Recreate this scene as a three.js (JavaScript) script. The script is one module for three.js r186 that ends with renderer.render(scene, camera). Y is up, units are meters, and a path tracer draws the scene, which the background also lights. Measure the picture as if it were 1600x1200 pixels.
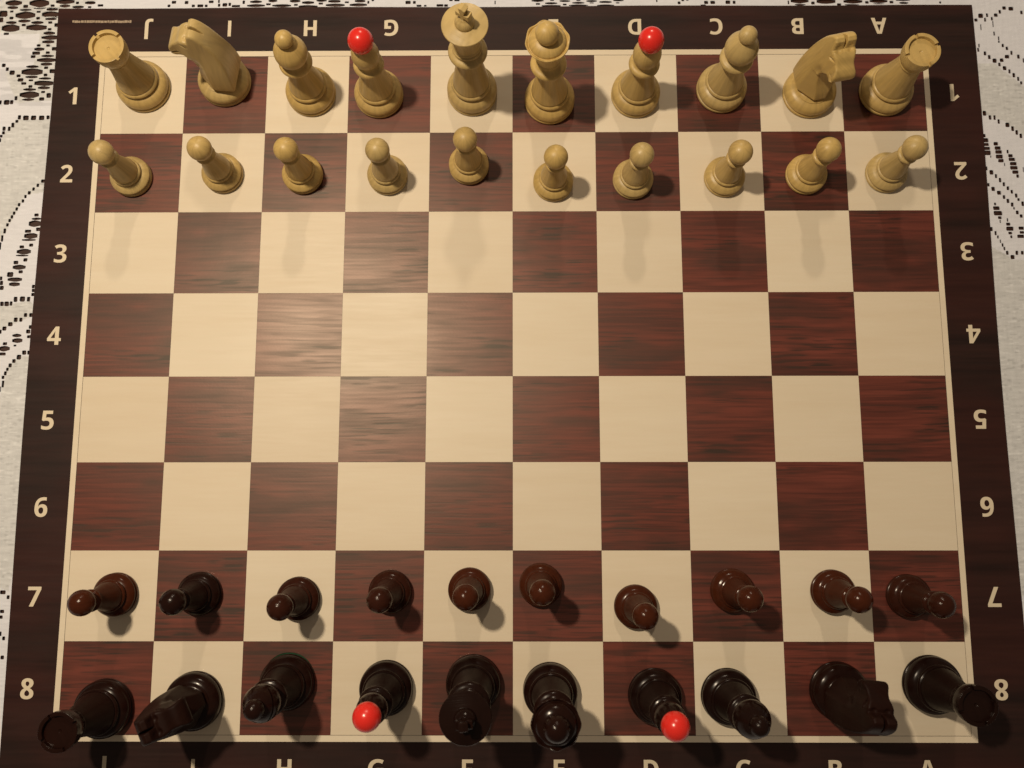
import * as THREE from 'three';
import { mergeGeometries } from 'three/addons/utils/BufferGeometryUtils.js';
import { FontLoader } from 'three/addons/loaders/FontLoader.js';
import { Brush, Evaluator, SUBTRACTION } from 'three-bvh-csg';

// ---------------------------------------------------------------- camera, light, exposure
const scene = new THREE.Scene();
const camera = new THREE.PerspectiveCamera(51.012, 1024 / 768, 0.02, 20);
camera.position.set(0.002623, 0.462292, 0.066803);
camera.rotation.set(-1.436808, 0.048803, -0.049745, 'YXZ');
camera.focus = 0.455;
camera.userData.fStop = 9;
const renderer = new THREE.WebGLRenderer({ antialias: true });
renderer.toneMapping = THREE.LinearToneMapping;
renderer.toneMappingExposure = 1.05;
renderer.shadowMap.enabled = true;
scene.background = new THREE.Color().setRGB(0.125, 0.098, 0.074);     // the dim, warm room around the table
const NEAR_LAMP = { at: [-0.2612, 0.770, -0.1774], power: 1.58, size: 1, color: [1, 0.82, 0.60] };
const FAR_LAMP = { at: [0.06, 1.65, -2.3], power: 4.5, size: 3, color: [1, 0.82, 0.62] };

// ---------------------------------------------------------------- helpers
const MM = 0.001;
let seed = 7;
const rnd = () => { seed = (seed * 1664525 + 1013904223) >>> 0; return seed / 4294967296; };
const names = new Map();
function numbered(n) { const k = names.get(n) ?? 0; names.set(n, k + 1); return k ? n + '_' + String(k).padStart(3, '0') : n; }
function mesh(name, geometry, material, parent, top = false) {
  const m = new THREE.Mesh(geometry, material);
  m.name = top ? numbered(name) : name; m.castShadow = m.receiveShadow = true;
  parent.add(m);
  return m;
}
function thing(name, label, category, x, z, turn = 0, group) {
  const g = new THREE.Group();
  g.name = numbered(name); g.position.set(x, 0, z); g.rotation.y = turn;
  g.userData = { label, category };
  if (group) g.userData.group = group;
  scene.add(g);
  return g;
}
function hash(x, y, s) { let h = (Math.imul(x, 374761393) + Math.imul(y, 668265263) + Math.imul(s, 1442695041)) | 0; h = Math.imul(h ^ (h >>> 13), 1274126177); return ((h ^ (h >>> 16)) >>> 0) / 4294967296; }
function noise(x, y, s, px = 0, py = 0) {                            // value noise, periodic over px by py cells when given
  const x0 = Math.floor(x), y0 = Math.floor(y), fx = x - x0, fy = y - y0, u = fx * fx * (3 - 2 * fx), v = fy * fy * (3 - 2 * fy);
  const w = (a, p) => (p ? ((a % p) + p) % p : a);
  const a = hash(w(x0, px), w(y0, py), s), b = hash(w(x0 + 1, px), w(y0, py), s), c = hash(w(x0, px), w(y0 + 1, py), s), d = hash(w(x0 + 1, px), w(y0 + 1, py), s);
  return a + (b - a) * u + (c - a) * v + (a - b - c + d) * u * v;
}
function fbm(x, y, s, oct, px, py) {
  let t = 0, a = 0.5, n = 0;
  for (let i = 0; i < oct; i++) { t += a * noise(x, y, s + i * 17, px, py); n += a; a *= 0.5; x *= 2; y *= 2; px *= 2; py *= 2; }
  return t / n;
}
const mix = (a, b, t) => a + (b - a) * t, clamp = (t) => Math.min(1, Math.max(0, t));
const step = (a, b, t) => { t = clamp((t - a) / (b - a)); return t * t * (3 - 2 * t); };
const toS = (c) => Math.round(255 * (c <= 0.0031308 ? 12.92 * c : 1.055 * Math.pow(c, 1 / 2.4) - 0.055));
function texture(w, h, srgb, at) {                                   // at(u, v) gives linear r, g, b
  const d = new Uint8Array(w * h * 4);
  for (let j = 0, k = 0; j < h; j++) for (let i = 0; i < w; i++, k += 4) {
    const c = at((i + 0.5) / w, (j + 0.5) / h);
    for (let n = 0; n < 3; n++) d[k + n] = srgb ? toS(clamp(c[n])) : Math.round(255 * clamp(c[n]));
    d[k + 3] = 255;
  }
  const t = new THREE.DataTexture(d, w, h);
  t.magFilter = THREE.LinearFilter; t.minFilter = THREE.LinearMipmapLinearFilter; t.generateMipmaps = true;
  t.wrapS = t.wrapT = THREE.RepeatWrapping; t.colorSpace = srgb ? THREE.SRGBColorSpace : THREE.NoColorSpace; t.needsUpdate = true;
  return t;
}
const lerp3 = (a, b, t) => [mix(a[0], b[0], t), mix(a[1], b[1], t), mix(a[2], b[2], t)];

// ---------------------------------------------------------------- materials
// printed rosewood of the dark squares, 0.2 m to the repeat: long dark pores, darker bands, redder bands
function rosewood(u, v) {
  const bend = v + 0.010 * fbm(u * 3, v * 5, 3, 2, 3, 5) + 0.002 * noise(u * 9, v * 30, 5, 9, 30);
  const band = fbm(u * 2, bend * 14, 11, 3, 2, 14), fine = fbm(u * 8, bend * 170, 23, 3, 8, 170);
  const zone = step(0.40, 0.66, noise(u * 6, bend * 16, 41, 6, 16));
  const pore = step(0.56, 0.84, noise(u * 15, bend * 260, 31, 15, 260)) * zone;
  const pore2 = step(0.58, 0.90, noise(u * 9, bend * 170, 57, 9, 170)) * step(0.35, 0.7, noise(u * 4, bend * 11, 59, 4, 11));
  const blot = step(0.50, 0.74, fbm(u * 5, bend * 15, 71, 4, 5, 15));
  return { tone: clamp(0.10 + 0.80 * band + 1.5 * (fine - 0.5)), dark: clamp(0.60 * pore + 0.45 * pore2 + 0.46 * blot) };
}
const darkMap = texture(1024, 1024, true, (u, v) => {
  const { tone, dark } = rosewood(u, v);
  return lerp3(lerp3([0.070, 0.0145, 0.0108], [0.158, 0.037, 0.026], tone), [0.027, 0.0100, 0.0076], dark);
});
const grainRough = texture(512, 512, false, (u, v) => { const { tone, dark } = rosewood(u, v), r = 0.80 + 0.12 * dark - 0.10 * tone + 0.12 * (fbm(u * 6, v * 8, 5, 2, 6, 8) - 0.5); return [r, r, r]; });
const grainBump = texture(1024, 1024, false, (u, v) => { const { dark } = rosewood(u, v), f = 0.5 - 0.4 * dark + 0.25 * (fbm(u * 260, v * 260, 8, 2, 260, 260) - 0.5); return [f, f, f]; });
const lightMap = texture(1024, 1024, true, (u, v) => {
  const a = fbm(u * 3, v * 26, 101, 4, 3, 26), b = noise(u * 16, v * 190, 103, 16, 190), c = fbm(u * 4, v * 7, 107, 3, 4, 7);
  const t = clamp(0.5 + 1.1 * (a - 0.5) + 0.35 * (b - 0.5) + 0.5 * (c - 0.5));
  return lerp3([0.690, 0.604, 0.462], [0.728, 0.652, 0.515], t);
});
const wengeMap = texture(1024, 1024, true, (u, v) => {
  const a = fbm(u * 2, v * 34, 131, 4, 2, 34), b = noise(u * 12, v * 160, 137, 12, 160), c = fbm(u * 4, v * 5, 139, 3, 4, 5);
  const t = clamp(0.5 + 1.0 * (a - 0.5) + 0.35 * (b - 0.5)), k = step(0.35, 0.70, c);
  return lerp3(lerp3([0.014, 0.0075, 0.0065], [0.031, 0.0135, 0.011], t), lerp3([0.022, 0.008, 0.007], [0.042, 0.0145, 0.0115], t), k);
});
const vinyl = (map, extra = {}) => new THREE.MeshPhysicalMaterial({ map, roughness: 0.56, roughnessMap: grainRough, bumpMap: grainBump, bumpScale: 0.00003, specularIntensity: 0.85, ...extra });
const darkSquare = vinyl(darkMap, { ior: 1.68, specularColor: new THREE.Color().setRGB(1, 0.93, 0.80), roughness: 0.55 }), lightSquare = vinyl(lightMap, { specularIntensity: 0.6, roughness: 0.62 }), wenge = vinyl(wengeMap, { specularIntensity: 0.5, roughness: 0.6 });
const tints = (mat) => [1, 0.965, 0.985, 0.95].map((k, i) => { const c = mat.clone(); c.color.setRGB(k, k * (1 - 0.006 * i), k * (1 - 0.012 * i)); return c; });
const darkSquares = tints(darkSquare), lightSquares = tints(lightSquare);
const cream = new THREE.MeshPhysicalMaterial({ color: new THREE.Color().setRGB(0.68, 0.60, 0.45), roughness: 0.5 });
const creamWorn = new THREE.MeshPhysicalMaterial({ color: new THREE.Color().setRGB(0.36, 0.28, 0.20), roughness: 0.5 });
// turned wood: u runs round the piece (period 1), v up it
const turnedGrain = texture(512, 512, true, (u, v) => {
  const a = fbm(u * 14, v * 3, 151, 3, 14, 3), b = noise(u * 70, v * 7, 157, 70, 7), c = fbm(u * 3, v * 3, 163, 2, 3, 3), t = 0.76 + 0.24 * clamp(0.55 + 1.0 * (a - 0.5) + 0.7 * (b - 0.5) + 0.8 * (c - 0.5));
  return [t, t * (0.97 + 0.03 * c), t * (0.94 + 0.06 * c)];
});
const scuff = texture(256, 256, false, (u, v) => { const r = 0.72 + 0.36 * (fbm(u * 8, v * 8, 171, 4, 8, 8) - 0.5) + 0.1 * (noise(u * 60, v * 60, 173, 60, 60) - 0.5); return [r, r, r]; });
const lathe = texture(256, 512, false, (u, v) => { const r = 0.5 + 0.5 * (fbm(u * 2, v * 90, 191, 2, 2, 90) - 0.5) + 0.25 * (fbm(u * 50, v * 6, 193, 2, 50, 6) - 0.5); return [r, r, r]; });
function piecewood(r, g, b, rough, extra = {}) { return new THREE.MeshPhysicalMaterial({ color: new THREE.Color().setRGB(r, g, b), map: turnedGrain, roughness: rough, roughnessMap: scuff, bumpMap: lathe, bumpScale: 0.00007, ...extra }); }
const PALE = [[0.555, 0.400, 0.150], [0.535, 0.400, 0.165], [0.57, 0.405, 0.142]].map(([r, g, b]) => piecewood(r, g, b, 0.56, { specularIntensity: 0.8 }));
const gloss = { specularIntensity: 0.3 };
const DARK = { red: piecewood(0.056, 0.0145, 0.0062, 0.26, gloss), brown: piecewood(0.034, 0.0100, 0.0056, 0.26, gloss), black: piecewood(0.0145, 0.0052, 0.0036, 0.27, gloss), coal: piecewood(0.0120, 0.0050, 0.0037, 0.29, gloss) };
const SATIN = new Map(Object.values(DARK).map((d) => { const s = d.clone(); s.roughness = 0.62; s.specularIntensity = 0.16; return [d, s]; }));   // the shafts took less polish
const redPaint = new THREE.MeshPhysicalMaterial({ color: new THREE.Color().setRGB(0.72, 0.026, 0.018), roughness: 0.36, roughnessMap: scuff });
const felt = new THREE.MeshStandardMaterial({ color: new THREE.Color().setRGB(0.012, 0.06, 0.025), roughness: 1 });

// ---------------------------------------------------------------- table and tablecloth
const CLOTH_TOP = -1.8 * MM, CLOTH_THICK = 0.6 * MM;
const tableTop = texture(512, 512, true, (u, v) => { const t = fbm(u * 3, v * 30, 181, 4, 3, 30); return lerp3([0.022, 0.009, 0.006], [0.055, 0.02, 0.012], t); });
{
  const t = new THREE.Group(); t.name = 'table'; t.userData = { label: 'dark brown table seen only through the holes of the lace cloth', category: 'table' }; scene.add(t);
  const g = new THREE.BoxGeometry(1.36, 0.03, 1.0); g.translate(0, CLOTH_TOP - CLOTH_THICK - 0.0012 - 0.015, 0);
  mesh('table_top', g, new THREE.MeshStandardMaterial({ map: tableTop, roughness: 0.5 }), t);
}
// lace holes in millimetres on the table: x, z, width, depth
const WIDE_HOLES = [[-311.3,-236.2,10.3,3.8],[-295.3,-235.9,12.4,5.4],[-279.1,-236.9,11.6,3.3],[-311.7,-233,6.5,2.1],[-294.8,-232.4,7.3,1.1],[-279.1,-234,6.5,2],[-303.5,-231.4,7.3,1.4],[-286.9,-231.7,7.1,2],[-303.4,-227.8,12.4,5.1],[-287.5,-228.4,11.1,4],[-311.8,-223,6.5,1.9],[-303.7,-224,7.5,2.2],[-287.2,-225.3,6.9,1.8],[-295.5,-222.9,7.5,2.1],[-311.9,-219.2,11.1,5.2],[-295.8,-219.6,12.8,4],[-287.5,-215.8,7.1,2.2],[-286.5,-212.9,11.5,3],[-287.7,-210,7.5,2.1],[-292.9,-205.2,6.2,2.4],[-287.4,-200.7,7.7,1.7],[-287.7,-198,12.3,3],[-287.7,-195.3,7,2.1],[-296.3,-193.7,7.5,1.9],[-296.2,-190.2,13.1,4.5],[-296.3,-186.9,7.4,1.7],[-287.9,-185.9,7.4,1.5],[-288.4,-182.8,11.6,3.5],[-288.1,-179.8,7.4,2.1],[-296.8,-178.7,7.8,1.8],[-296.7,-175.3,12,4.4],[-297.3,-172.1,7.4,1.6],[-286.1,-96.2,5.7,1.5],[-286.7,-93.2,7.6,3.9],[-288.7,-85.6,8,3.5],[-289.7,-83.1,8.2,1.2],[-292.1,-75.9,8.5,3.5],[-292.9,-73.5,7.4,1],[-294.1,-66.3,7.7,3.1],[-296.1,-58.8,8.6,2.5],[-296.1,-55.9,6.4,2.4],[-292.1,-24.9,5.3,2],[-291.6,-21.9,6,2.8],[-298.9,-17.1,6.5,3.2],[-270.8,-233.2,6.9,1.8],[-263.4,-236,6.5,2.2],[-159.8,-236.2,7.3,2],[-159.7,-233.6,11.1,2],[-149.3,-236.8,5.4,2],[-143.7,-233.5,11.7,2],[-135.4,-236.6,6.5,2.2],[-127.3,-235.5,7.5,2],[-127.2,-232.9,11.7,1.7],[-118.9,-236.8,6.4,1.7],[-110.9,-236.3,7.5,2],[-110.3,-233.7,11.7,2.2],[-94.9,-236.4,6.4,2],[-95.9,-233.8,10.7,2.2],[15.6,-236.1,7.5,1.7],[24,-234.3,7.5,1.4],[32.5,-235.8,6.4,1.4],[40.9,-234.5,7.5,1.4],[49.2,-235.7,6.4,1.4],[57.8,-235,7.5,1.4],[57.8,-232.7,10.6,1.2],[65.8,-236,6.4,1.2],[24,-232.6,11.7,1.2],[40.9,-232.8,11.7,1.2],[178.1,-235.1,11.1,3.1],[178.3,-232.6,6.7,1.2],[194.4,-234.8,11.7,3.4],[211,-234.7,11.7,3.1],[210.2,-232.4,8.9,0.9],[226.9,-234.8,11.1,2.6],[226.8,-233,6.7,0.6],[242.4,-233.5,5.6,1.5],[242,-235.4,8.9,1.2]];
const SMALL_HOLES = [[-303.7,-233.8,3.1,2.2],[-286.9,-234.2,2.6,1.7],[-312.1,-230.4,2.2,1.4],[-295.2,-230.1,2.6,1.4],[-317.3,-228.9,5.2,4.3],[-311.9,-226,2.6,1.9],[-295.3,-225.8,2.4,1.9],[-318.2,-224.8,2.6,3.3],[-287.5,-222.9,2.6,1.7],[-303.9,-221.3,2.6,1.7],[-283.5,-221.2,2.6,2.5],[-314.2,-215.5,3.3,1.6],[-287.5,-218.4,2.4,1.7],[-293.5,-207.7,2.4,1.7],[-287.7,-207.6,2.4,1.6],[-283.5,-205.4,3.5,2.4],[-294.7,-202.6,4.9,2.2],[-287.5,-202.9,2.6,1.7],[-296.3,-200.3,3,1.9],[-287.7,-192.9,2.6,1.8],[-283.8,-190.7,3.5,2.7],[-287.8,-188.2,2.4,1.9],[-314.1,-194.6,2.4,2.4],[-311.7,-192.1,1.9,2.4],[-308.5,-189.8,3.3,2.9],[-304.4,-187.7,2.6,1.9],[-302.9,-185,3.6,2.3],[-300.8,-182.7,3.2,1.7],[-296.5,-184.7,2.9,1.3],[-296.5,-180.7,2.5,1.8],[-288.3,-177.1,2.5,1.4],[-284.8,-174.8,2.9,3.2],[-288.9,-172.5,3.2,2.2],[-314.1,-170.4,1.5,2.7],[-310.3,-170.4,3.6,3.2],[-307.2,-170.5,2.2,2.7],[-304.8,-173.1,1.8,2.7],[-301.6,-160.7,2,2.8],[-297.7,-160.3,3.6,3.1],[-292.9,-160.3,3.3,3],[-288,-160.3,3.4,3],[-284.1,-160.6,2,2.5],[-303,-158.1,1.9,1.9],[-305.3,-155.7,1.9,3.1],[-310.5,-153.4,2,2.8],[-307.3,-153.3,1.7,2.8],[-310.6,-150.7,1.9,2.1],[-311.9,-148.6,1.8,1.8],[-312.2,-146,1.1,2.6],[-284.1,-119.9,2.2,2.1],[-286.9,-117.2,1.6,2.1],[-289.3,-114.9,1.6,2.1],[-291.7,-112.5,1.9,2.2],[-293.9,-110.2,1.5,2.1],[-295.2,-107.4,1.6,2.1],[-297.3,-105.1,1.6,2.1],[-298.5,-102.4,1.6,2.1],[-299.9,-99.8,1.6,2.1],[-301,-97.5,1.6,2.1],[-302.2,-95.2,1.6,2],[-303.3,-92.5,1.6,2.1],[-304.6,-88.7,1.6,3.1],[-305.8,-84.1,1.4,4],[-306.5,-79.4,1.1,4.5],[-286.3,-98.6,2.7,1.9],[-284.6,-89.7,2.7,2.3],[-290.6,-88.5,3.8,1.9],[-288,-79.9,2.5,1.9],[-293.6,-78.8,2.8,1.9],[-290.7,-70.8,2.5,2.1],[-296.3,-69.2,2.9,2.2],[-293,-63.5,2.6,1.9],[-299.1,-61.8,3.8,3.1],[-304.4,-59.5,1.6,2.4],[-303.9,-56.7,2,2.7],[-303.5,-53.7,2.5,2.6],[-284.7,-54.5,1.7,2.2],[-284.6,-52.1,1.7,2.1],[-284.6,-49.6,1.9,2],[-294.7,-46.7,2.3,3.2],[-290.6,-46.9,3.2,3.2],[-286.9,-46.8,2,2.9],[-302.6,-44,2.3,2.7],[-299.8,-44,2.8,2.9],[-297.1,-44.2,1.7,2.6],[-287.9,-37.2,2,2.4],[-284.8,-37.2,2,2.4],[-293.5,-34.4,2.3,2.7],[-290.5,-34.4,1.9,2.5],[-296.6,-31.7,2.8,2.5],[-299.8,-29.1,2.5,2.5],[-302.1,-27.2,1.6,2.5],[-284.6,-30,1.7,2.2],[-285.6,-27.3,2.6,2.4],[-284.6,-24.2,2.8,1.8],[-298.7,-20,2.6,1.8],[-299.7,-13.9,3.8,1.8],[-292.7,-18.9,1.7,1.1],[-287,-14.7,2.5,2.6],[-284.3,-14.7,1.6,2.4],[-289.8,-12,2.7,2.9],[-292.6,-9.7,2.1,2.3],[-294.6,-7.1,2,2.4],[-296,-4.8,1.6,1.9],[-297,-2.4,1.7,2.4],[-298.2,0,1.7,2],[-297.9,3.9,1.4,4],[-299.1,7,0.6,3.2],[-271.4,-236,2,1.8],[-263.6,-233.1,2.2,1.4],[-256.9,-234.2,3.5,1.6],[-214,-233.7,1.8,1.8],[-211,-236.1,2.8,2],[-203.1,-235.9,2.3,2.2],[-198.8,-233.6,2,1.8],[-194.4,-233.6,3.7,2],[-190.8,-233.6,1.8,1.8],[-187.8,-236.3,3,1.8],[-183,-236.6,1.1,2.2],[-182.7,-234,1.5,2.2],[-179.1,-234.2,3,2.4],[-176.1,-234.5,1.6,2.2],[-172.1,-233.3,5.2,1.6],[-167.4,-235.9,1.5,2.4],[-151.9,-234.5,2.9,1.4],[-134.8,-234,2.4,1.4],[-119.3,-234.8,2.8,1.4],[-103.1,-235.6,2.6,1.2],[-288,122.6,3.3,2.2],[-284.7,125.3,1.7,2.2],[-287.6,133.1,2.5,1.9],[-287.9,136.2,2,1.9],[-287.4,145.3,1.2,2.5],[-285.4,147.8,1.7,2.2],[-285.3,158.1,2,2.2]];
const SMALL_HOLES_EAST = [[-89.7,-235.5,1.2,2],[-65,-235.3,3.3,2.2],[-61,-235.3,1.8,2],[-87,-236.8,1.6,1.2],[-58.2,-233,3.1,1.4],[-54.2,-233,1.6,1.2],[-45.1,-233.2,4.3,1.7],[-41.3,-233.1,2.4,1.7],[-38.3,-236.6,2.2,1.2],[-34.6,-236.5,3.3,1.2],[-10.8,-235,0.7,2.5],[15.8,-233.9,2.6,1.2],[24.6,-236.3,2.4,0.9],[32.5,-233.4,2.4,1.2],[41,-236.2,2.6,0.9],[49.2,-234.4,2.6,0.7],[65.3,-234.4,2.2,0.9],[89.6,-235.6,0.9,1.7],[103.4,-234.2,1.8,1.9],[105.8,-235.9,1.8,1.2],[108.5,-236.1,1.6,0.9],[120.1,-234.4,2.6,2.2],[124.2,-234.4,3,2.2],[118.3,-232.6,3.3,0.9],[133.7,-234.5,3,2.5],[137.5,-234.4,1.8,2.2],[171.1,-234.2,1,2.6],[186.3,-233.7,2.3,2],[202.4,-232.7,2.7,1.5],[219.6,-234,2.3,1.8],[234.8,-234.1,2.5,1.8],[264.9,-233.7,1.4,1.5],[286,-221.9,2.2,2.1],[289.2,-224.7,3.2,3],[293.1,-225.1,1.5,2.5],[291.7,-222.1,1.4,2.7],[288.7,-217.1,0.8,4],[295.9,-222.7,1.4,2.4],[296.3,-219.2,0.8,4],[296.5,-212.9,1.1,2.7],[298.5,-225.1,2.5,2.3],[301.1,-227.3,1.7,2.5],[304,-229.8,2.5,2.3],[308.2,-229.3,3.2,2.6],[314.4,-226.8,1.7,2.5],[299,-209.7,1,2.7],[299,-207.5,1.3,1.3],[301.2,-205,1.6,2.3],[303.5,-203.1,1.7,2.3],[306.1,-200.2,1.5,2.7],[303.2,-197.7,2.9,2.4],[299.7,-195.4,2.5,2.4],[295.4,-195.1,2.7,2.9],[292.3,-197.5,1.8,2.7],[289.9,-199.9,1.7,2.7],[285.9,-202.3,1.4,2.7],[286.6,-205,1,2.4],[298.1,-192.6,1.7,2.4],[301,-190.2,2.4,2.7],[303.9,-188.1,1.5,2.7],[306.3,-185.6,1.8,2.9],[308.8,-183.2,1.5,2.7],[310.4,-180.6,1.5,2.1],[310.1,-197.7,1.8,2.7],[313,-195.2,1.1,2.9],[286.5,-161.1,2.3,3.2],[289.6,-158.4,1.8,2.9],[292.4,-158.3,1.5,3],[294.7,-155.8,1.5,2.9],[299.8,-153.6,2.7,2.9],[302.7,-151.2,1.9,3.1],[305,-148.8,1.8,3],[307.3,-146.6,1.8,2.9],[285,-146.8,2.3,2.2],[285.7,-143.9,3.7,2.7],[285.6,-141.2,4,2],[286.1,-138.7,4.2,2.1],[286.1,-135.9,4.7,3],[288.1,-133.5,0.8,1.5],[291.8,-141.6,2.9,2.3],[292.7,-138.9,3.8,2.3],[293.1,-136.4,4.2,2.3],[293.3,-133.5,4.4,2.6],[294.1,-130.9,3.5,2.2],[296,-128.5,0.8,2.1],[298.5,-136.6,1.4,2.3],[300,-134,2.9,2.1],[300.6,-131.7,4,2.1],[301.3,-129,4.2,2.2],[301.4,-126.4,4.7,2.3],[302.1,-123.7,3.9,2.2],[303.2,-121.2,1.8,2.2],[287.7,-123.6,2.5,2.9],[290.3,-121.2,1.5,2.6],[292.5,-118.7,1.6,2.8],[284.8,-126.1,1.6,2.6],[307,-125.2,0.8,3.2],[285.3,-115.8,1.5,2.2],[287.9,-113.2,2.3,2.7],[291.2,-110.8,2.6,2.5],[294,-108.1,1.7,2.4],[296.1,-105.7,1.8,2.6],[298.5,-103.4,1.8,2.6],[299.4,-101.1,1.1,1.6],[301.1,-98.5,1.9,2.4],[303.2,-96.3,1.9,2.1],[294.6,-116.1,1.6,2.6],[296.8,-113.6,1.7,2.4],[298.9,-111.4,1.6,2.4],[301.3,-109,1.7,2.6],[302.5,-106.5,1.6,1.8],[304.8,-103.9,1.8,2.9],[288.3,-103.8,1.4,1.8],[288.8,-101.2,4,2.4],[289.5,-98.1,5.2,2.8],[290.4,-95.3,2.3,1.8],[290.5,-93,0.9,2],[294.9,-93.9,1,2.1],[295.1,-91.3,2.7,1.9],[295.9,-88.5,4.5,2.6],[295.8,-85.8,2.4,1.7],[296.3,-83.5,1.4,1.8],[302.6,-88.8,3.4,2],[302.8,-86.2,2.9,1.6],[301.9,-83.8,4.3,2.1],[284.8,-88.3,1.9,2.6],[287.2,-85.8,1.4,2.6],[288.4,-83.4,1.2,1.9],[289.6,-80.8,0.9,2.1],[290.7,-78.5,1.3,2.1],[291.6,-76.3,1.2,2.1],[293.1,-73.7,1.7,2.5],[296,-71.1,2.6,2.6],[298.8,-73.7,1.8,2.6],[302,-73.7,1.8,2.3]];
const CLOTH_W = 1.2, CLOTH_D = 0.88;
const OPEN_NET = [   // looser, greyer ground of the lace, millimetres
  [[-312, -146], [-309, -152], [-303, -159], [-283, -159], [-270, -115], [-294, -111], [-300, -97], [-312, -70]],
  [[-278, -14], [-290, -12], [-296, -6], [-298, 4], [-299, 11], [-301, 114], [-285, 122], [-270, 41]],
  [[-322, -240], [-255, -240], [-270, -232], [-275, -172], [-304, -170], [-313, -190], [-296, -193], [-293, -215], [-322, -216]],
  [[-307, -42], [-286, -46], [-280, -38], [-306, -27]], [[278, -193], [295, -193], [319, -172], [316, -141], [298, -156], [278, -164]],
  [[275, -83], [293, -72], [296, -69], [330, -72], [330, 125], [275, 125]]];
const inside = (p, x, y) => { let c = false; for (let i = 0, j = p.length - 1; i < p.length; j = i++) if (p[i][1] > y !== p[j][1] > y && x < ((p[j][0] - p[i][0]) * (y - p[i][1])) / (p[j][1] - p[i][1]) + p[i][0]) c = !c; return c; };
function weave(u, v) {
  const x = (u - 0.5) * CLOTH_W * 1000, z = (v - 0.5) * CLOTH_D * 1000, net = OPEN_NET.some((p) => inside(p, x, z)) ? 1 : 0;
  const thread = noise(x / 5, z / 0.8, 201), slub = step(0.72, 0.92, noise(x / 3.2, z / 0.9, 207)), gap = step(0.74, 0.9, noise(x / 2.6, z / 0.9, 211)), cross = noise(x / 0.9, z / 6, 213);
  const emboss = x < -268 && z < -168 && z > -212 ? step(0.5, 0.62, noise(x / 11, z / 2.6, 219)) : 0;
  return { net, thread, slub, gap, cross, emboss };
}
const clothMap = texture(1800, 1320, true, (u, v) => {
  const w = weave(u, v);
  const t = w.net ? 0.84 + 0.14 * (w.thread - 0.5) + 0.14 * w.slub - 0.15 * w.gap + 0.06 * (w.cross - 0.5) : 0.985 + 0.06 * (w.thread - 0.5) + 0.03 * w.slub - 0.035 * w.gap - 0.16 * w.emboss;
  return [0.70 * t, 0.725 * t, mix(0.80, 0.75, w.net) * t];
});
const clothBump = texture(1800, 1320, false, (u, v) => { const w = weave(u, v), t = 0.5 + 0.35 * (w.thread - 0.5) + 0.25 * w.slub - (w.net ? 0.3 : 0.12) * w.gap + 0.2 * (w.cross - 0.5) - 0.3 * w.emboss; return [t, t, t]; });
{
  const s = new THREE.Shape(), W = CLOTH_W / 2, D = CLOTH_D / 2;
  s.moveTo(-W, -D); s.lineTo(W, -D); s.lineTo(W, D); s.lineTo(-W, D); s.closePath();
  const hole = (pts) => { const p = new THREE.Path(); p.setFromPoints(pts.map(([x, z]) => new THREE.Vector2(x * MM, -z * MM))); p.closePath(); s.holes.push(p); };
  const j = (a) => (rnd() - 0.5) * a;
  for (const [x, z, w0, h0] of WIDE_HOLES) {                            // lens-shaped openings between the net's bars
    const w = w0 + 0.12, h = h0 + 0.16, a = w / 2, b = h / 2, k = Math.min(0.6, 0.48 + j(0.2)), n = 4, pts = [];
    for (let i = 0; i <= n; i++) { const t = i / n; pts.push([x - a + 2 * a * t, z + (k * b + (1 - k) * b * Math.sin(Math.PI * t)) + (i && i < n ? j(0.15 * b) : 0)]); }
    for (let i = 0; i <= n; i++) { const t = 1 - i / n; pts.push([x - a + 2 * a * t, z - (k * b + (1 - k) * b * Math.sin(Math.PI * t)) - (i && i < n ? j(0.15 * b) : 0)]); }
    hole(pts);
  }
  for (const [x, z, w, h] of [...SMALL_HOLES, ...SMALL_HOLES_EAST]) {  // filet-lace squares, each a little askew
    const a = w / 2, b = h / 2, c = Math.min(a, b) * 0.35, q = j(0.2) * a;
    hole([[x - a + c, z - b], [x + a - c, z - b], [x + a, z - b + c], [x + a + q, z + b - c], [x + a - c, z + b], [x - a + c, z + b], [x - a + q, z + b - c], [x - a, z - b + c]]);
  }
  const g = new THREE.ExtrudeGeometry(s, { depth: CLOTH_THICK, bevelEnabled: false, curveSegments: 4 });
  g.rotateX(-Math.PI / 2); g.translate(0, CLOTH_TOP - CLOTH_THICK, 0);
  const p = g.attributes.position, uv = g.attributes.uv;
  for (let i = 0; i < p.count; i++) uv.setXY(i, p.getX(i) / CLOTH_W + 0.5, p.getZ(i) / CLOTH_D + 0.5);
  const m = mesh('tablecloth', g, new THREE.MeshPhysicalMaterial({ map: clothMap, bumpMap: clothBump, bumpScale: 0.0004, roughness: 0.95, sheen: 0.2, sheenRoughness: 0.8 }), scene, true);
  m.userData = { label: 'white filet-lace tablecloth with rows of small square holes lying under the chess mat', category: 'tablecloth' };
}

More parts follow.
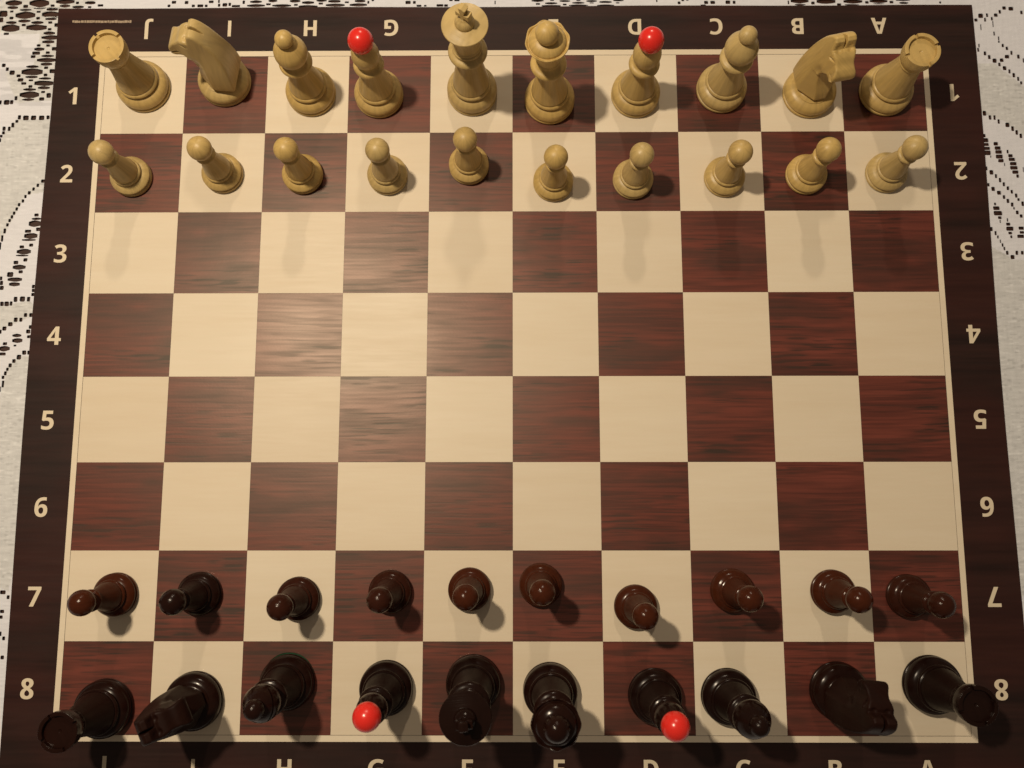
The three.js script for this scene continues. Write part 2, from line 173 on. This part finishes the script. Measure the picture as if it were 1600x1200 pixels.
// ---------------------------------------------------------------- the printed vinyl mat: ten files by eight ranks
const SQ = 50 * MM, SZ = 49.642 * MM, LIFT = 0.18 * MM;
const board = new THREE.Group(); board.name = 'chess_mat';
board.userData = { label: 'ten by eight chess mat printed like rosewood and maple with a dark lettered border', category: 'chess board' };
scene.add(board);
function flatUV(g, ox, oz, scale = 0.2) { const p = g.attributes.position, uv = g.attributes.uv; for (let i = 0; i < p.count; i++) uv.setXY(i, (p.getX(i) + ox) / scale, (p.getZ(i) + oz) / scale); return g; }
function slab(points, thick, top, ox = 0, oz = 0, bevel = 0) {          // outline in metres (x, z), its top face at y = top
  const s = new THREE.Shape(points.map(([x, z]) => new THREE.Vector2(x, -z)));
  const g = new THREE.ExtrudeGeometry(s, bevel ? { depth: thick - 2 * bevel, bevelEnabled: true, bevelThickness: bevel, bevelSize: bevel, bevelOffset: -bevel, bevelSegments: 2 } : { depth: thick, bevelEnabled: false });
  g.rotateX(-Math.PI / 2); g.translate(0, top - thick + bevel, 0);
  return flatUV(g, ox, oz);
}
{
  // the mat's edge is not quite straight: it was cut by hand and has been rolled up
  const pts = [], edge = (a, b, n, f) => { for (let i = 0; i < n; i++) { const t = i / n; pts.push(f(t, mix(a, b, t))); } };
  edge(-282, 283, 14, (t, x) => [x, -231.2 + 0.3 * Math.sin(t * 17)]);
  edge(-231, 231, 14, (t, z) => [283.1 + 0.7 * Math.sin(t * 9 + 0.2), z]);
  edge(282.5, -281, 14, (t, x) => [x, 231.2 + 0.3 * Math.sin(t * 13)]);
  edge(231, -231, 14, (t, z) => [-282.2 + 0.9 * Math.cos(t * 6.3), z]);
  mesh('border', slab(pts.map(([x, z]) => [x * MM, z * MM]), 1.6 * MM, 0, 0.03, 0.05, 0.25 * MM), wenge, board);
  const X1 = 0.2534, Z1 = 0.2021, X0 = 0.2502, Z0 = 0.19878;
  for (const [a, b, c, d] of [[[-X1, -Z1], [X1, -Z1], [X0, -Z0], [-X0, -Z0]], [[X1, -Z1], [X1, Z1], [X0, Z0], [X0, -Z0]], [[X1, Z1], [-X1, Z1], [-X0, Z0], [X0, Z0]], [[-X1, Z1], [-X1, -Z1], [-X0, -Z0], [-X0, Z0]]])
    mesh('frame_strip', slab([a, b, c, d], LIFT, LIFT, rnd(), rnd()), lightSquare, board);
  for (let r = 0; r < 8; r++) for (let f = 0; f < 10; f++) {
    const gap = 0.03 * MM, x0 = (f - 5) * SQ + gap, x1 = (f - 4) * SQ - gap, z0 = (r - 4) * SZ + gap, z1 = (r - 3) * SZ - gap, light = (r + f) % 2 === 0;
    mesh(light ? 'light_square' : 'dark_square', slab([[x0, z0], [x1, z0], [x1, z1], [x0, z1]], LIFT, LIFT, rnd(), rnd()), (light ? lightSquares : darkSquares)[Math.floor(rnd() * 4)], board);
  }
  const font = await new FontLoader().loadAsync('fonts/droid/droid_sans_bold.typeface.json');
  const capBox = new THREE.ShapeGeometry(font.generateShapes('H', 1)); capBox.computeBoundingBox();
  const capHeight = capBox.boundingBox.max.y - capBox.boundingBox.min.y;
  const bar = (w, h) => new THREE.Shape([[0, 0], [w, 0], [w, h], [0, h]].map(([x, y]) => new THREE.Vector2(x, y)));
  const glyph = (ch, x, z, turned, height, name) => {
    const k = height / capHeight, g = new THREE.ExtrudeGeometry((ch === 'I' ? [bar(0.19 * k, height)] : font.generateShapes(ch, k)), { depth: 0.1 * MM, bevelEnabled: false, curveSegments: 6 });
    g.computeBoundingBox(); const b = g.boundingBox; g.translate(-(b.min.x + b.max.x) / 2, -(b.min.y + b.max.y) / 2, 0);
    g.rotateX(-Math.PI / 2); if (turned) g.rotateY(Math.PI); g.translate(x * MM, 0, z * MM);
    mesh(name, g, cream, board);
  };
  for (let i = 0; i < 8; i++) {
    const z = -173.5 + i * 49.7;
    glyph(String(i + 1), -268.9, z, false, 10.9 * MM, 'numeral'); glyph(String(i + 1), 268.3, z, true, 10.9 * MM, 'numeral');
  }
  'JIHGFEDCBA'.split('').forEach((c, i) => { const x = -224.8 + i * 50; glyph(c, x, -217.2, true, 10.4 * MM, 'letter'); glyph(c, x, 216.4, false, 10.4 * MM, 'letter'); });
  // the maker's line of print, too small to read in the photograph: a broken, worn strip
  const bits = []; let x = -272.6;
  while (x < -236) { const w = 0.7 + 1.6 * rnd(), g = new THREE.BoxGeometry(w * MM, 0.1 * MM, (1.35 + 0.4 * rnd()) * MM); g.translate((x + w / 2) * MM, 0.05 * MM, (-222.1 + 0.25 * (rnd() - 0.5) + 0.006 * (x + 250)) * MM); bits.push(g); x += w + 0.12 + 0.25 * rnd(); }
  mesh('small_print', mergeGeometries(bits), creamWorn, board);
}

// ---------------------------------------------------------------- chess pieces
const SEG = 72;
// a turned form from runs of [radius, height] in millimetres; a run of more than two points is a smooth curve, runs meet in a crease
function turned(...runs) {
  const parts = runs.map((run) => {
    let pts = run.map(([r, y]) => new THREE.Vector2(r * MM, y * MM));
    if (run.length > 2) pts = new THREE.SplineCurve(pts).getPoints((run.length - 1) * 7).map((p) => new THREE.Vector2(Math.max(0, p.x), p.y));
    const g = new THREE.LatheGeometry(pts, SEG), p = g.attributes.position, uv = g.attributes.uv;
    const rise = Math.abs(run[0][1] - run[run.length - 1][1]), reach = Math.abs(run[0][0] - run[run.length - 1][0]), flat = reach > 3 * rise;
    for (let i = 0; i < p.count; i++) flat ? uv.setXY(i, p.getX(i) / 0.10, p.getZ(i) / 0.03) : uv.setXY(i, uv.getX(i), p.getY(i) / 0.06);
    return g;
  });
  return mergeGeometries(parts);
}
const ball = (r, y, squash = 1) => { const g = new THREE.SphereGeometry(r * MM, 48, 32); g.scale(1, squash, 1); g.translate(0, y * MM, 0); return g; };
const baseRuns = (R, k) => [                                          // foot, groove, bulge, and a ring on top of it
  [[0, 0.7], [R - 0.5, 0.7]], [[R - 0.5, 0.7], [R - 0.1, 1.0], [R, 1.8], [R - 0.1, 2.6], [R - 1.0, 3.1]],
  [[R - 1.0, 3.1], [R - 0.4, 3.7], [R - 0.05, 4.8], [R - 0.5, 6.4 * k], [R - 1.9, 8.0 * k], [R - 3.6, 8.9 * k], [R - 4.9, 9.3 * k]],
  [[R - 4.9, 9.3 * k], [R - 3.9, 9.6 * k], [R - 3.2, 10.5 * k], [R - 3.5, 11.5 * k], [R - 4.3, 12.0 * k]]];
const pad = (R) => turned([[0, 0.25], [R - 0.7, 0.25]], [[R - 0.7, 0.25], [R - 0.7, 0.9]]);
const cutter = (w, h, d, place) => { const b = new Brush(new THREE.BoxGeometry(w * MM, h * MM, d * MM)); place(b); b.updateMatrixWorld(); return b; };
const evaluator = new Evaluator(); evaluator.useGroups = false; evaluator.attributes = ['position', 'normal', 'uv'];
function cut(g, cutters) { let b = new Brush(g); b.updateMatrixWorld(); for (const c of cutters) b = evaluator.evaluate(b, c, SUBTRACTION); return b.geometry; }

const shapes = {};
shapes.pawn = {
  base: turned(...baseRuns(11.9, 0.92)),
  stem: turned([[7.6, 10.9], [7.75, 12.2], [7.2, 15.5], [6.1, 20], [5.2, 25], [4.7, 28.4]]),
  collar: turned([[4.5, 28.3], [5.5, 28.8], [5.9, 29.7], [5.5, 30.6], [4.6, 31.2], [4.1, 32.6]]),
  head: ball(6.75, 38, 0.97), felt_pad: pad(11.9),
};
const bishopStem = (R) => [
  turned(...baseRuns(R, 1.12)),
  turned([[R - 4.4, 13.2], [R - 4.5, 14.8], [R - 5.8, 20], [R - 7.4, 26], [R - 8.4, 31], [R - 8.6, 34.6]]),
];
{
  const [base, stem] = bishopStem(14.6);
  shapes.red = {
    base, stem,
    collar: turned([[5.8, 34.5], [8.0, 35.4], [8.75, 37.0], [8.2, 38.6], [6.6, 39.6], [5.9, 41.2]]),
    mitre: turned([[5.9, 41.2], [7.0, 43.2], [7.8, 46.6], [7.5, 50.2], [6.3, 53.5], [4.4, 56.4]]),
    ball: ball(6.9, 60.9), felt_pad: pad(14.6),
  };
}
{
  const [base, stem] = bishopStem(14.8);
  const head = turned([[0, 41], [6.0, 41]], [[6.0, 41], [8.3, 43.6], [9.2, 47], [8.7, 50.6], [7.0, 53.8], [5.0, 56.2], [4.2, 57]], [[4.2, 57], [0, 57]]);
  const slit = cutter(12, 0.9, 30, (b) => { b.position.set(8.6 * MM, 54.2 * MM, 0); b.rotation.z = 0.62; });
  shapes.bishop = {
    base, stem,
    collar: turned([[6.0, 34.5], [8.6, 35.4], [9.5, 37.0], [8.9, 38.7], [6.9, 39.7], [6.0, 41.2]]),
    mitre: cut(head, [slit]), finial: ball(4.95, 60.2, 0.95), felt_pad: pad(14.8),
  };
}
{
  const R = 15.1, sh = new THREE.Shape();
  const q = [[-1.5, 0], [-1.2, 3.2], [-4.3, 2.5], [-4.3, 6.3], [-1.3, 5.6], [-2.2, 9.8], [0, 10.6], [2.2, 9.8], [1.3, 5.6], [4.3, 6.3], [4.3, 2.5], [1.2, 3.2], [1.5, 0]];
  sh.setFromPoints(q.map(([x, y]) => new THREE.Vector2(x * MM, y * MM)));
  const cross = new THREE.ExtrudeGeometry(sh, { depth: 1.9 * MM, bevelEnabled: true, bevelThickness: 0.5 * MM, bevelSize: 0.45 * MM, bevelOffset: -0.3 * MM, bevelSegments: 2 });
  cross.scale(0.9, 0.95, 1.4); cross.translate(0, 78.4 * MM, -1.4 * MM);
  shapes.king = {
    base: turned(...baseRuns(R, 1.25)),
    stem: turned([[10.7, 14.8], [10.6, 16.5], [9.7, 22], [8.5, 29], [7.4, 37], [6.9, 44.6]]),
    collar: turned([[6.7, 44.5], [9.9, 45.7], [10.9, 47.4], [10.2, 49.1], [8.3, 50.1], [7.6, 50.6]], [[7.6, 50.6], [8.3, 51.4], [8.2, 52.4], [7.2, 53.1]]),
    crown: turned([[7.2, 53.1], [7.9, 54.0], [7.4, 55.2]], [[7.4, 55.2], [7.6, 58.5], [8.6, 64], [10.4, 69], [12.1, 72.2]], [[12.1, 72.2], [12.35, 72.6], [12.1, 73.1]], [[12.1, 73.1], [8, 73.8], [5.2, 74.3]], [[5.2, 74.3], [5.2, 75.6], [4.4, 77.4], [3.0, 78.6], [2.0, 79.6], [0, 79.8]]),
    cross, felt_pad: pad(R),
  };
  const crown = turned([[6.4, 49.6], [7.1, 50.6], [6.6, 51.8]], [[6.6, 51.8], [6.9, 54.5], [8.0, 59], [9.8, 63.6], [11.6, 67.2]], [[11.6, 67.2], [11.75, 67.7], [11.45, 68.1], [10.9, 67.9]], [[10.9, 67.9], [10.5, 67.4], [10.1, 67.4]], [[10.1, 67.4], [9.7, 68.7], [8.4, 70.2], [6.2, 71.3], [4.2, 71.7]], [[4.2, 71.7], [0, 71.7]]);
  const p = crown.attributes.position;                                  // shallow scallops round the coronet
  for (let i = 0; i < p.count; i++) {
    const x = p.getX(i), y = p.getY(i), z = p.getZ(i), r = Math.hypot(x, z);
    const w = step(10.2 * MM, 11.4 * MM, r) * step(62 * MM, 67 * MM, y), a = Math.cos(8 * Math.atan2(z, x));
    p.setXYZ(i, x * (1 + 0.018 * a * w), y + 0.5 * MM * a * w, z * (1 + 0.018 * a * w));
  }
  crown.computeVertexNormals();
  shapes.queen = {
    base: turned(...baseRuns(15.0, 1.22)),
    stem: turned([[10.5, 14.4], [10.4, 16], [9.4, 21], [8.0, 28], [6.9, 35], [6.3, 41.5]]),
    collar: turned([[6.2, 41.4], [9.2, 42.7], [10.1, 44.4], [9.5, 46.1], [7.5, 47.2], [6.5, 48.2], [6.4, 49.7]]),
    crown, ball: ball(6.2, 75.2, 0.97), felt_pad: pad(15.0),
  };
}
{
  const R = 15.5;
  const head = turned([[0, 36], [7.1, 36]], [[7.1, 36], [7.9, 36.8], [7.7, 38.0]], [[7.7, 38.0], [8.6, 39.6], [9.4, 42], [9.75, 45], [9.8, 48.0]], [[9.8, 48.0], [9.6, 48.35], [8.0, 48.35], [7.8, 48.1]], [[7.8, 48.1], [7.7, 46.2]], [[7.7, 46.2], [3, 46.0], [1.0, 45.9]], [[1.0, 45.9], [0.4, 45.5]], [[0.4, 45.5], [0, 45.5]]);
  const slots = [0, 1].map((i) => cutter(24, 4.4, 1.7, (b) => { b.position.set(0, 48.9 * MM, 0); b.rotation.y = (i * Math.PI) / 2; }));
  shapes.rook = {
    base: turned(...baseRuns(R, 1.12)),
    stem: turned([[11.1, 13.3], [11.0, 14.8], [10.1, 19], [8.8, 25], [7.7, 31], [7.1, 36]]),
    battlement: cut(head, slots), felt_pad: pad(R),
  };
}
// the carved knight's body: a signed-distance solid (mm; s forward, y up, z across) meshed by surface nets
function polyDist(P, x, y) {
  let d = Infinity, s = 1;
  for (let i = 0, j = P.length - 1; i < P.length; j = i++) {
    const [ax, ay] = P[j], [bx, by] = P[i], ex = bx - ax, ey = by - ay, wx = x - ax, wy = y - ay, t = clamp((wx * ex + wy * ey) / (ex * ex + ey * ey)), qx = wx - ex * t, qy = wy - ey * t;
    d = Math.min(d, qx * qx + qy * qy);
    if (ay > y !== by > y && x < ((bx - ax) * (y - ay)) / (by - ay) + ax) s = -s;
  }
  return s * Math.sqrt(d);
}
const smax = (a, b, k) => { const h = clamp(0.5 - 0.5 * (b - a) / k); return mix(b, a, h) + k * h * (1 - h); };
function table(T, x) { if (x <= T[0][0]) return T[0][1]; for (let i = 1; i < T.length; i++) if (x <= T[i][0]) return mix(T[i - 1][1], T[i][1], (x - T[i - 1][0]) / (T[i][0] - T[i - 1][0])); return T[T.length - 1][1]; }
function surfaceNets(f, lo, hi, h) {
  const n = [0, 1, 2].map((i) => Math.ceil((hi[i] - lo[i]) / h)), X = n[0] + 1, Y = n[1] + 1, V = new Float32Array(X * Y * (n[2] + 1));
  const at = (i, j, k) => i + X * (j + Y * k);
  for (let k = 0; k <= n[2]; k++) for (let j = 0; j <= n[1]; j++) for (let i = 0; i <= n[0]; i++) V[at(i, j, k)] = f(lo[0] + i * h, lo[1] + j * h, lo[2] + k * h);
  const id = new Int32Array(V.length).fill(-1), pos = [], nor = [], idx = [];
  for (let k = 0; k < n[2]; k++) for (let j = 0; j < n[1]; j++) for (let i = 0; i < n[0]; i++) {
    let c = 0, sx = 0, sy = 0, sz = 0;
    const corner = (a) => V[at(i + (a & 1), j + ((a >> 1) & 1), k + (a >> 2))];
    for (let a = 0; a < 8; a++) for (let b = 0; b < 3; b++) if (!(a & (1 << b))) {
      const p = corner(a), q = corner(a | (1 << b));
      if (p < 0 !== q < 0) { const t = p / (p - q); sx += (a & 1) + (b === 0 ? t : 0); sy += ((a >> 1) & 1) + (b === 1 ? t : 0); sz += (a >> 2) + (b === 2 ? t : 0); c++; }
    }
    if (!c) continue;
    const x = lo[0] + (i + sx / c) * h, y = lo[1] + (j + sy / c) * h, z = lo[2] + (k + sz / c) * h, e = 0.22;
    const g = new THREE.Vector3(f(x + e, y, z) - f(x - e, y, z), f(x, y + e, z) - f(x, y - e, z), f(x, y, z + e) - f(x, y, z - e)).normalize();
    id[at(i, j, k)] = pos.length / 3; pos.push(x * MM, y * MM, z * MM); nor.push(g.x, g.y, g.z);
  }
  const D = [1, X, X * Y];
  for (let k = 1; k < n[2]; k++) for (let j = 1; j < n[1]; j++) for (let i = 1; i < n[0]; i++) for (let b = 0; b < 3; b++) {
    const a = at(i, j, k), p = V[a], q = V[a + D[b]];
    if (p < 0 === q < 0) continue;
    const u = D[(b + 1) % 3], v = D[(b + 2) % 3], A = id[a], B = id[a - u], C = id[a - u - v], E = id[a - v];
    if (A < 0 || B < 0 || C < 0 || E < 0) continue;
    if (p < 0) idx.push(A, B, C, A, C, E); else idx.push(A, C, B, A, E, C);
  }
  const g = new THREE.BufferGeometry(), uv = [];
  for (let i = 0; i < pos.length; i += 3) uv.push((pos[i] + pos[i + 2]) / 0.06, pos[i + 1] / 0.06);
  g.setAttribute('position', new THREE.Float32BufferAttribute(pos, 3)); g.setAttribute('normal', new THREE.Float32BufferAttribute(nor, 3)); g.setAttribute('uv', new THREE.Float32BufferAttribute(uv, 2)); g.setIndex(idx);
  return g;
}
{
  const R = 15.5;
  const curve = (P, n) => new THREE.SplineCurve(P.map(([x, y]) => new THREE.Vector2(x, y))).getPoints((P.length - 1) * n).map((p) => [p.x, p.y]);
  const side = [
    ...curve([[-11.4, 9], [-12.2, 16], [-12.8, 25], [-12.6, 33], [-11.6, 41], [-9.6, 49], [-7.0, 55.2], [-4.2, 59.2], [-1.6, 60.6]], 4), [0.4, 59.4], [1.2, 56.6], [1.9, 54.6],
    ...curve([[3.8, 55.0], [6.6, 54.0], [9.4, 51.6], [12.2, 50.2], [14.6, 47.6], [14.9, 43.8], [12.4, 41.4]], 4),
    ...curve([[8.4, 41.0], [5.8, 38.0], [4.2, 33.0], [5.6, 26], [8.8, 18.5], [10.2, 13], [10.4, 9]], 4)];
  const wideCurve = curve([[8, 11.2], [14, 11.5], [20, 11.1], [30, 9.8], [38, 8.5], [46, 7.4], [54, 6.6], [62, 5.6]], 6), wide = wideCurve;
  const f = (s, y, z) => {
    const a = Math.abs(z), nose = s > 2 ? (0.42 * step(3, 9, s) - 0.22 * step(10.5, 14, s)) * 3.6 * step(32, 40, y) : 0, w = table(wide, y) - nose - 0.10 * Math.max(0, -s - 5);
    let d = smax(polyDist(side, s, y), (a - w) * 0.97, 1.4);
    if (y < 33) d = smax(d, (s - 1.2) * 0.66 + a * 0.75 - 8.4 + 0.12 * (y - 14), 0.5);          // chest planes meeting in a ridge
    d = smax(d, -(s + 14.0) * 0.80 + a * 0.6 - 5.2, 0.8);                                        // bevelled mane
    d = smax(d, -(Math.hypot((s - 3.0) / 2.0, (y - 57.0) / 2.8, (a - 3.3) / 2.3) - 1) * 1.6, 0.4);  // hollows before the ears
    if (y > 55) d = smax(d, 1.0 + 0.12 * (62 - y) * -1 - a, 0.5);                              // parting between the ears
    d = smax(d, -(Math.hypot((s - 5.0) / 2.2, (y - 51.2 - 0.25 * (s - 5.0)) / 0.8, (a - w) / 1.2) - 1) * 0.8, 0.3);  // eye slits
    d = smax(d, -(Math.hypot((s - 13.0) / 3.2, (y - 44.4) / 0.5, (a - w) / 2.2) - 1) * 0.6, 0.3);   // mouth
    d = smax(d, -(Math.hypot((s - 3.4) / 3.0, (y - 35.0) / 5.5, (a - w - 0.9) / 2.6) - 1) * 1.6, 1.2);   // hollow behind the jaw
    return smax(d, 13.4 - y, 0.3);
  };
  const carved = surfaceNets(f, [-15, 9.4, -13], [17, 63, 13], 0.45);
  shapes.knight = {
    base: turned(...baseRuns(R, 1.12).slice(0, 3), [[R - 4.5, 10.75], [9.0, 11.2], [8.2, 12.2], [8.0, 14.6]], [[8.0, 14.6], [0, 14.6]]),
    horse_head: carved, felt_pad: pad(R),
  };
  carved.rotateY(-Math.PI / 2);                                          // faces +z when the piece is not turned
}
const CROOKED = Object.fromEntries(Object.entries(shapes.queen).map(([k, g]) => { g = g.clone(); const p = g.attributes.position; for (let i = 0; i < p.count; i++) p.setX(i, p.getX(i) - 0.062 * Math.max(0, p.getY(i) - 0.008)); return [k, g]; }));

// x, z on the mat in millimetres, file by file from J to A
const PLACES = [
  [-224.1, -177.5], [-174.8, -180.9], [-122.2, -173.8], [-80.9, -172.3], [-24.4, -174.1], [22.4, -168.4], [74.3, -172], [126.2, -175], [178.9, -172.3], [225.2, -173.4],
  [-228.2, -120.5], [-173.6, -122.5], [-125.5, -121.7], [-74.7, -121.1], [-26.1, -127.3], [24.2, -116.8], [71.7, -118], [126.1, -119.3], [174.7, -120.6], [222.3, -121.6],
  [-221.7, 123.1], [-174.7, 122.7], [-119.4, 125.3], [-68.3, 121.6], [-24.1, 120.3], [15.4, 117.8], [68.1, 129.6], [121.8, 120.9], [177.5, 121.4], [219.3, 123.9],
  [-224, 183.9], [-174.7, 179.9], [-123.8, 170.1], [-69.4, 173], [-21.6, 170.4], [20.5, 174.4], [77.6, 177.1], [117.7, 177.3], [177.9, 174.5], [228.8, 171],
];
const FILES = 'JIHGFEDCBA'.split('');
const ORDER = ['rook', 'knight', 'bishop', 'red', 'king', 'queen', 'red', 'bishop', 'knight', 'rook'];
const KIND = { rook: 'rook', knight: 'knight', bishop: 'bishop', red: 'ball_topped_piece', king: 'king', queen: 'queen', pawn: 'pawn' };
function piece(kind, shape, material, label, group, [x, z], turn, y = 0) {
  const t = thing(KIND[kind], label, kind === 'red' ? 'chess piece' : 'chess ' + kind, x * MM, z * MM, turn, group);
  t.position.y = LIFT - 0.1 * MM + y;
  for (const [part, g] of Object.entries(shape)) mesh(part, g, part === 'felt_pad' ? felt : kind === 'red' && part === 'ball' ? redPaint : part === 'stem' || part === 'horse_head' ? SATIN.get(material) ?? material : material, t);
  return t;
}
const paleWhere = {
  rook: ['pale wooden rook on the light corner square under letter J', 'pale wooden rook on the dark corner square under letter A'],
  knight: ['pale wooden knight on a dark square, muzzle turned towards the rook under letter J', 'pale wooden knight on a light square below letter B, facing the dark army'],
  bishop: ['pale bishop on a light square below letter H, its cut hidden', 'pale bishop on a dark square below letter C, showing its dark slit'],
  red: ['pale piece topped with a red ball on a dark square below letter G', 'pale piece topped with a red ball covering part of letter D'],
  king: ['pale wooden king with a broad flat crown and small cross'], queen: ['pale wooden queen with a scalloped coronet and round ball on top'],
};
const darkWhere = {
  rook: ['dark brown rook on a dark corner square, its head over the border near numeral 8', 'nearly black rook on the light corner square in row 8'],
  knight: ['dark knight on a light square in row 8, one flank of its neck catching light', 'dark knight on a dark square in row 8, in file B'],
  bishop: ['dark bishop on a dark square in row 8 with green felt peeping out below it', 'dark bishop on a light square in row 8 above the lower letter C'],
  red: ['dark piece topped with a red ball on a light square in row 8', 'dark piece topped with a red ball on a dark square in row 8'],
  king: ['dark king with a flat crown and glinting cross in row 8'], queen: ['dark queen with a round ball on her crown in row 8'],
};
const TURN_PALE = [0.75, -1.7, 2.2, 0, -0.55, 0.2, 1, 0.25, 0.2, 0.35], TURN_DARK = [0.5, 2.0, 1.2, 0, 0.1, 0, 0, 0.4, 3.05, 0.3];
const TONE_BACK = ['black', 'black', 'black', 'coal', 'coal', 'black', 'coal', 'coal', 'black', 'coal'], TONE_PAWN = ['red', 'black', 'brown', 'brown', 'red', 'red', 'red', 'red', 'red', 'brown'];
const seen = {};
const once = (side, kind) => { const k = side + kind; seen[k] = (seen[k] ?? -1) + 1; return (side === 'pale' ? paleWhere : darkWhere)[kind][seen[k]]; };
for (let i = 0; i < 10; i++) {
  const k = ORDER[i];
  piece(k, k === 'queen' ? CROOKED : shapes[k], PALE[i % 3], once('pale', k), 'pale chess pieces in row 1', PLACES[i], TURN_PALE[i]);
}
for (let i = 0; i < 10; i++) {
  const square = (1 + i) % 2 ? 'dark' : 'light';
  piece('pawn', shapes.pawn, PALE[(i * 2 + 1) % 3], `pale wooden pawn on the ${square} square of row 2 in file ${FILES[i]}`, 'pale pawns in row 2', PLACES[10 + i], rnd() * 6);
}
for (let i = 0; i < 10; i++) {
  const square = (6 + i) % 2 ? 'dark' : 'light', tone = TONE_PAWN[i];
  piece('pawn', shapes.pawn, DARK[tone], `${tone === 'red' ? 'reddish brown' : tone === 'brown' ? 'dark brown' : 'nearly black'} pawn on the ${square} square of row 7 in file ${FILES[i]}`, 'dark pawns in row 7', PLACES[20 + i], rnd() * 6);
}
for (let i = 0; i < 10; i++) {
  const k = ORDER[i], t = piece(k, shapes[k], DARK[TONE_BACK[i]], once('dark', k), 'dark chess pieces in row 8', PLACES[30 + i], TURN_DARK[i]);
  if (i === 2) { const p = t.children.find((c) => c.name === 'felt_pad'); p.scale.set(1.03, 1, 1.03); p.position.set(-0.0002, 0, -0.0008); t.rotation.y = 0; }
}

// ---------------------------------------------------------------- the two lamps of the room, above and beyond the frame
for (const [L, R, label] of [[NEAR_LAMP, 0.03, 'small warm bulb hanging close above the corner with letter J'], [FAR_LAMP, 0.055, 'larger warm bulb hanging in the room beyond the pale pieces']]) {
  const t = new THREE.Group(); t.name = numbered('hanging_lamp'); t.userData = { label, category: 'lamp' }; t.position.set(...L.at); scene.add(t);
  const c = new THREE.Color().setRGB(...L.color);
  mesh('bulb', new THREE.SphereGeometry(R, 32, 20), new THREE.MeshStandardMaterial({ color: 0xffffff, emissive: c, emissiveIntensity: 4 }), t);
  const socket = new THREE.CylinderGeometry(R * 0.5, R * 0.55, R * 1.3, 24); socket.translate(0, R * 1.5, 0);
  mesh('socket', socket, new THREE.MeshStandardMaterial({ color: 0x222222, roughness: 0.5 }), t);
  const cord = new THREE.CylinderGeometry(0.003, 0.003, 0.6, 8); cord.translate(0, R * 2.1 + 0.3, 0);
  mesh('cord', cord, new THREE.MeshStandardMaterial({ color: 0x222222, roughness: 0.8 }), t);
  const light = new THREE.PointLight(c, L.power); light.name = t.name + '_glow'; light.position.set(...L.at); light.castShadow = true; light.shadow.radius = L.size; scene.add(light);
}
renderer.render(scene, camera);
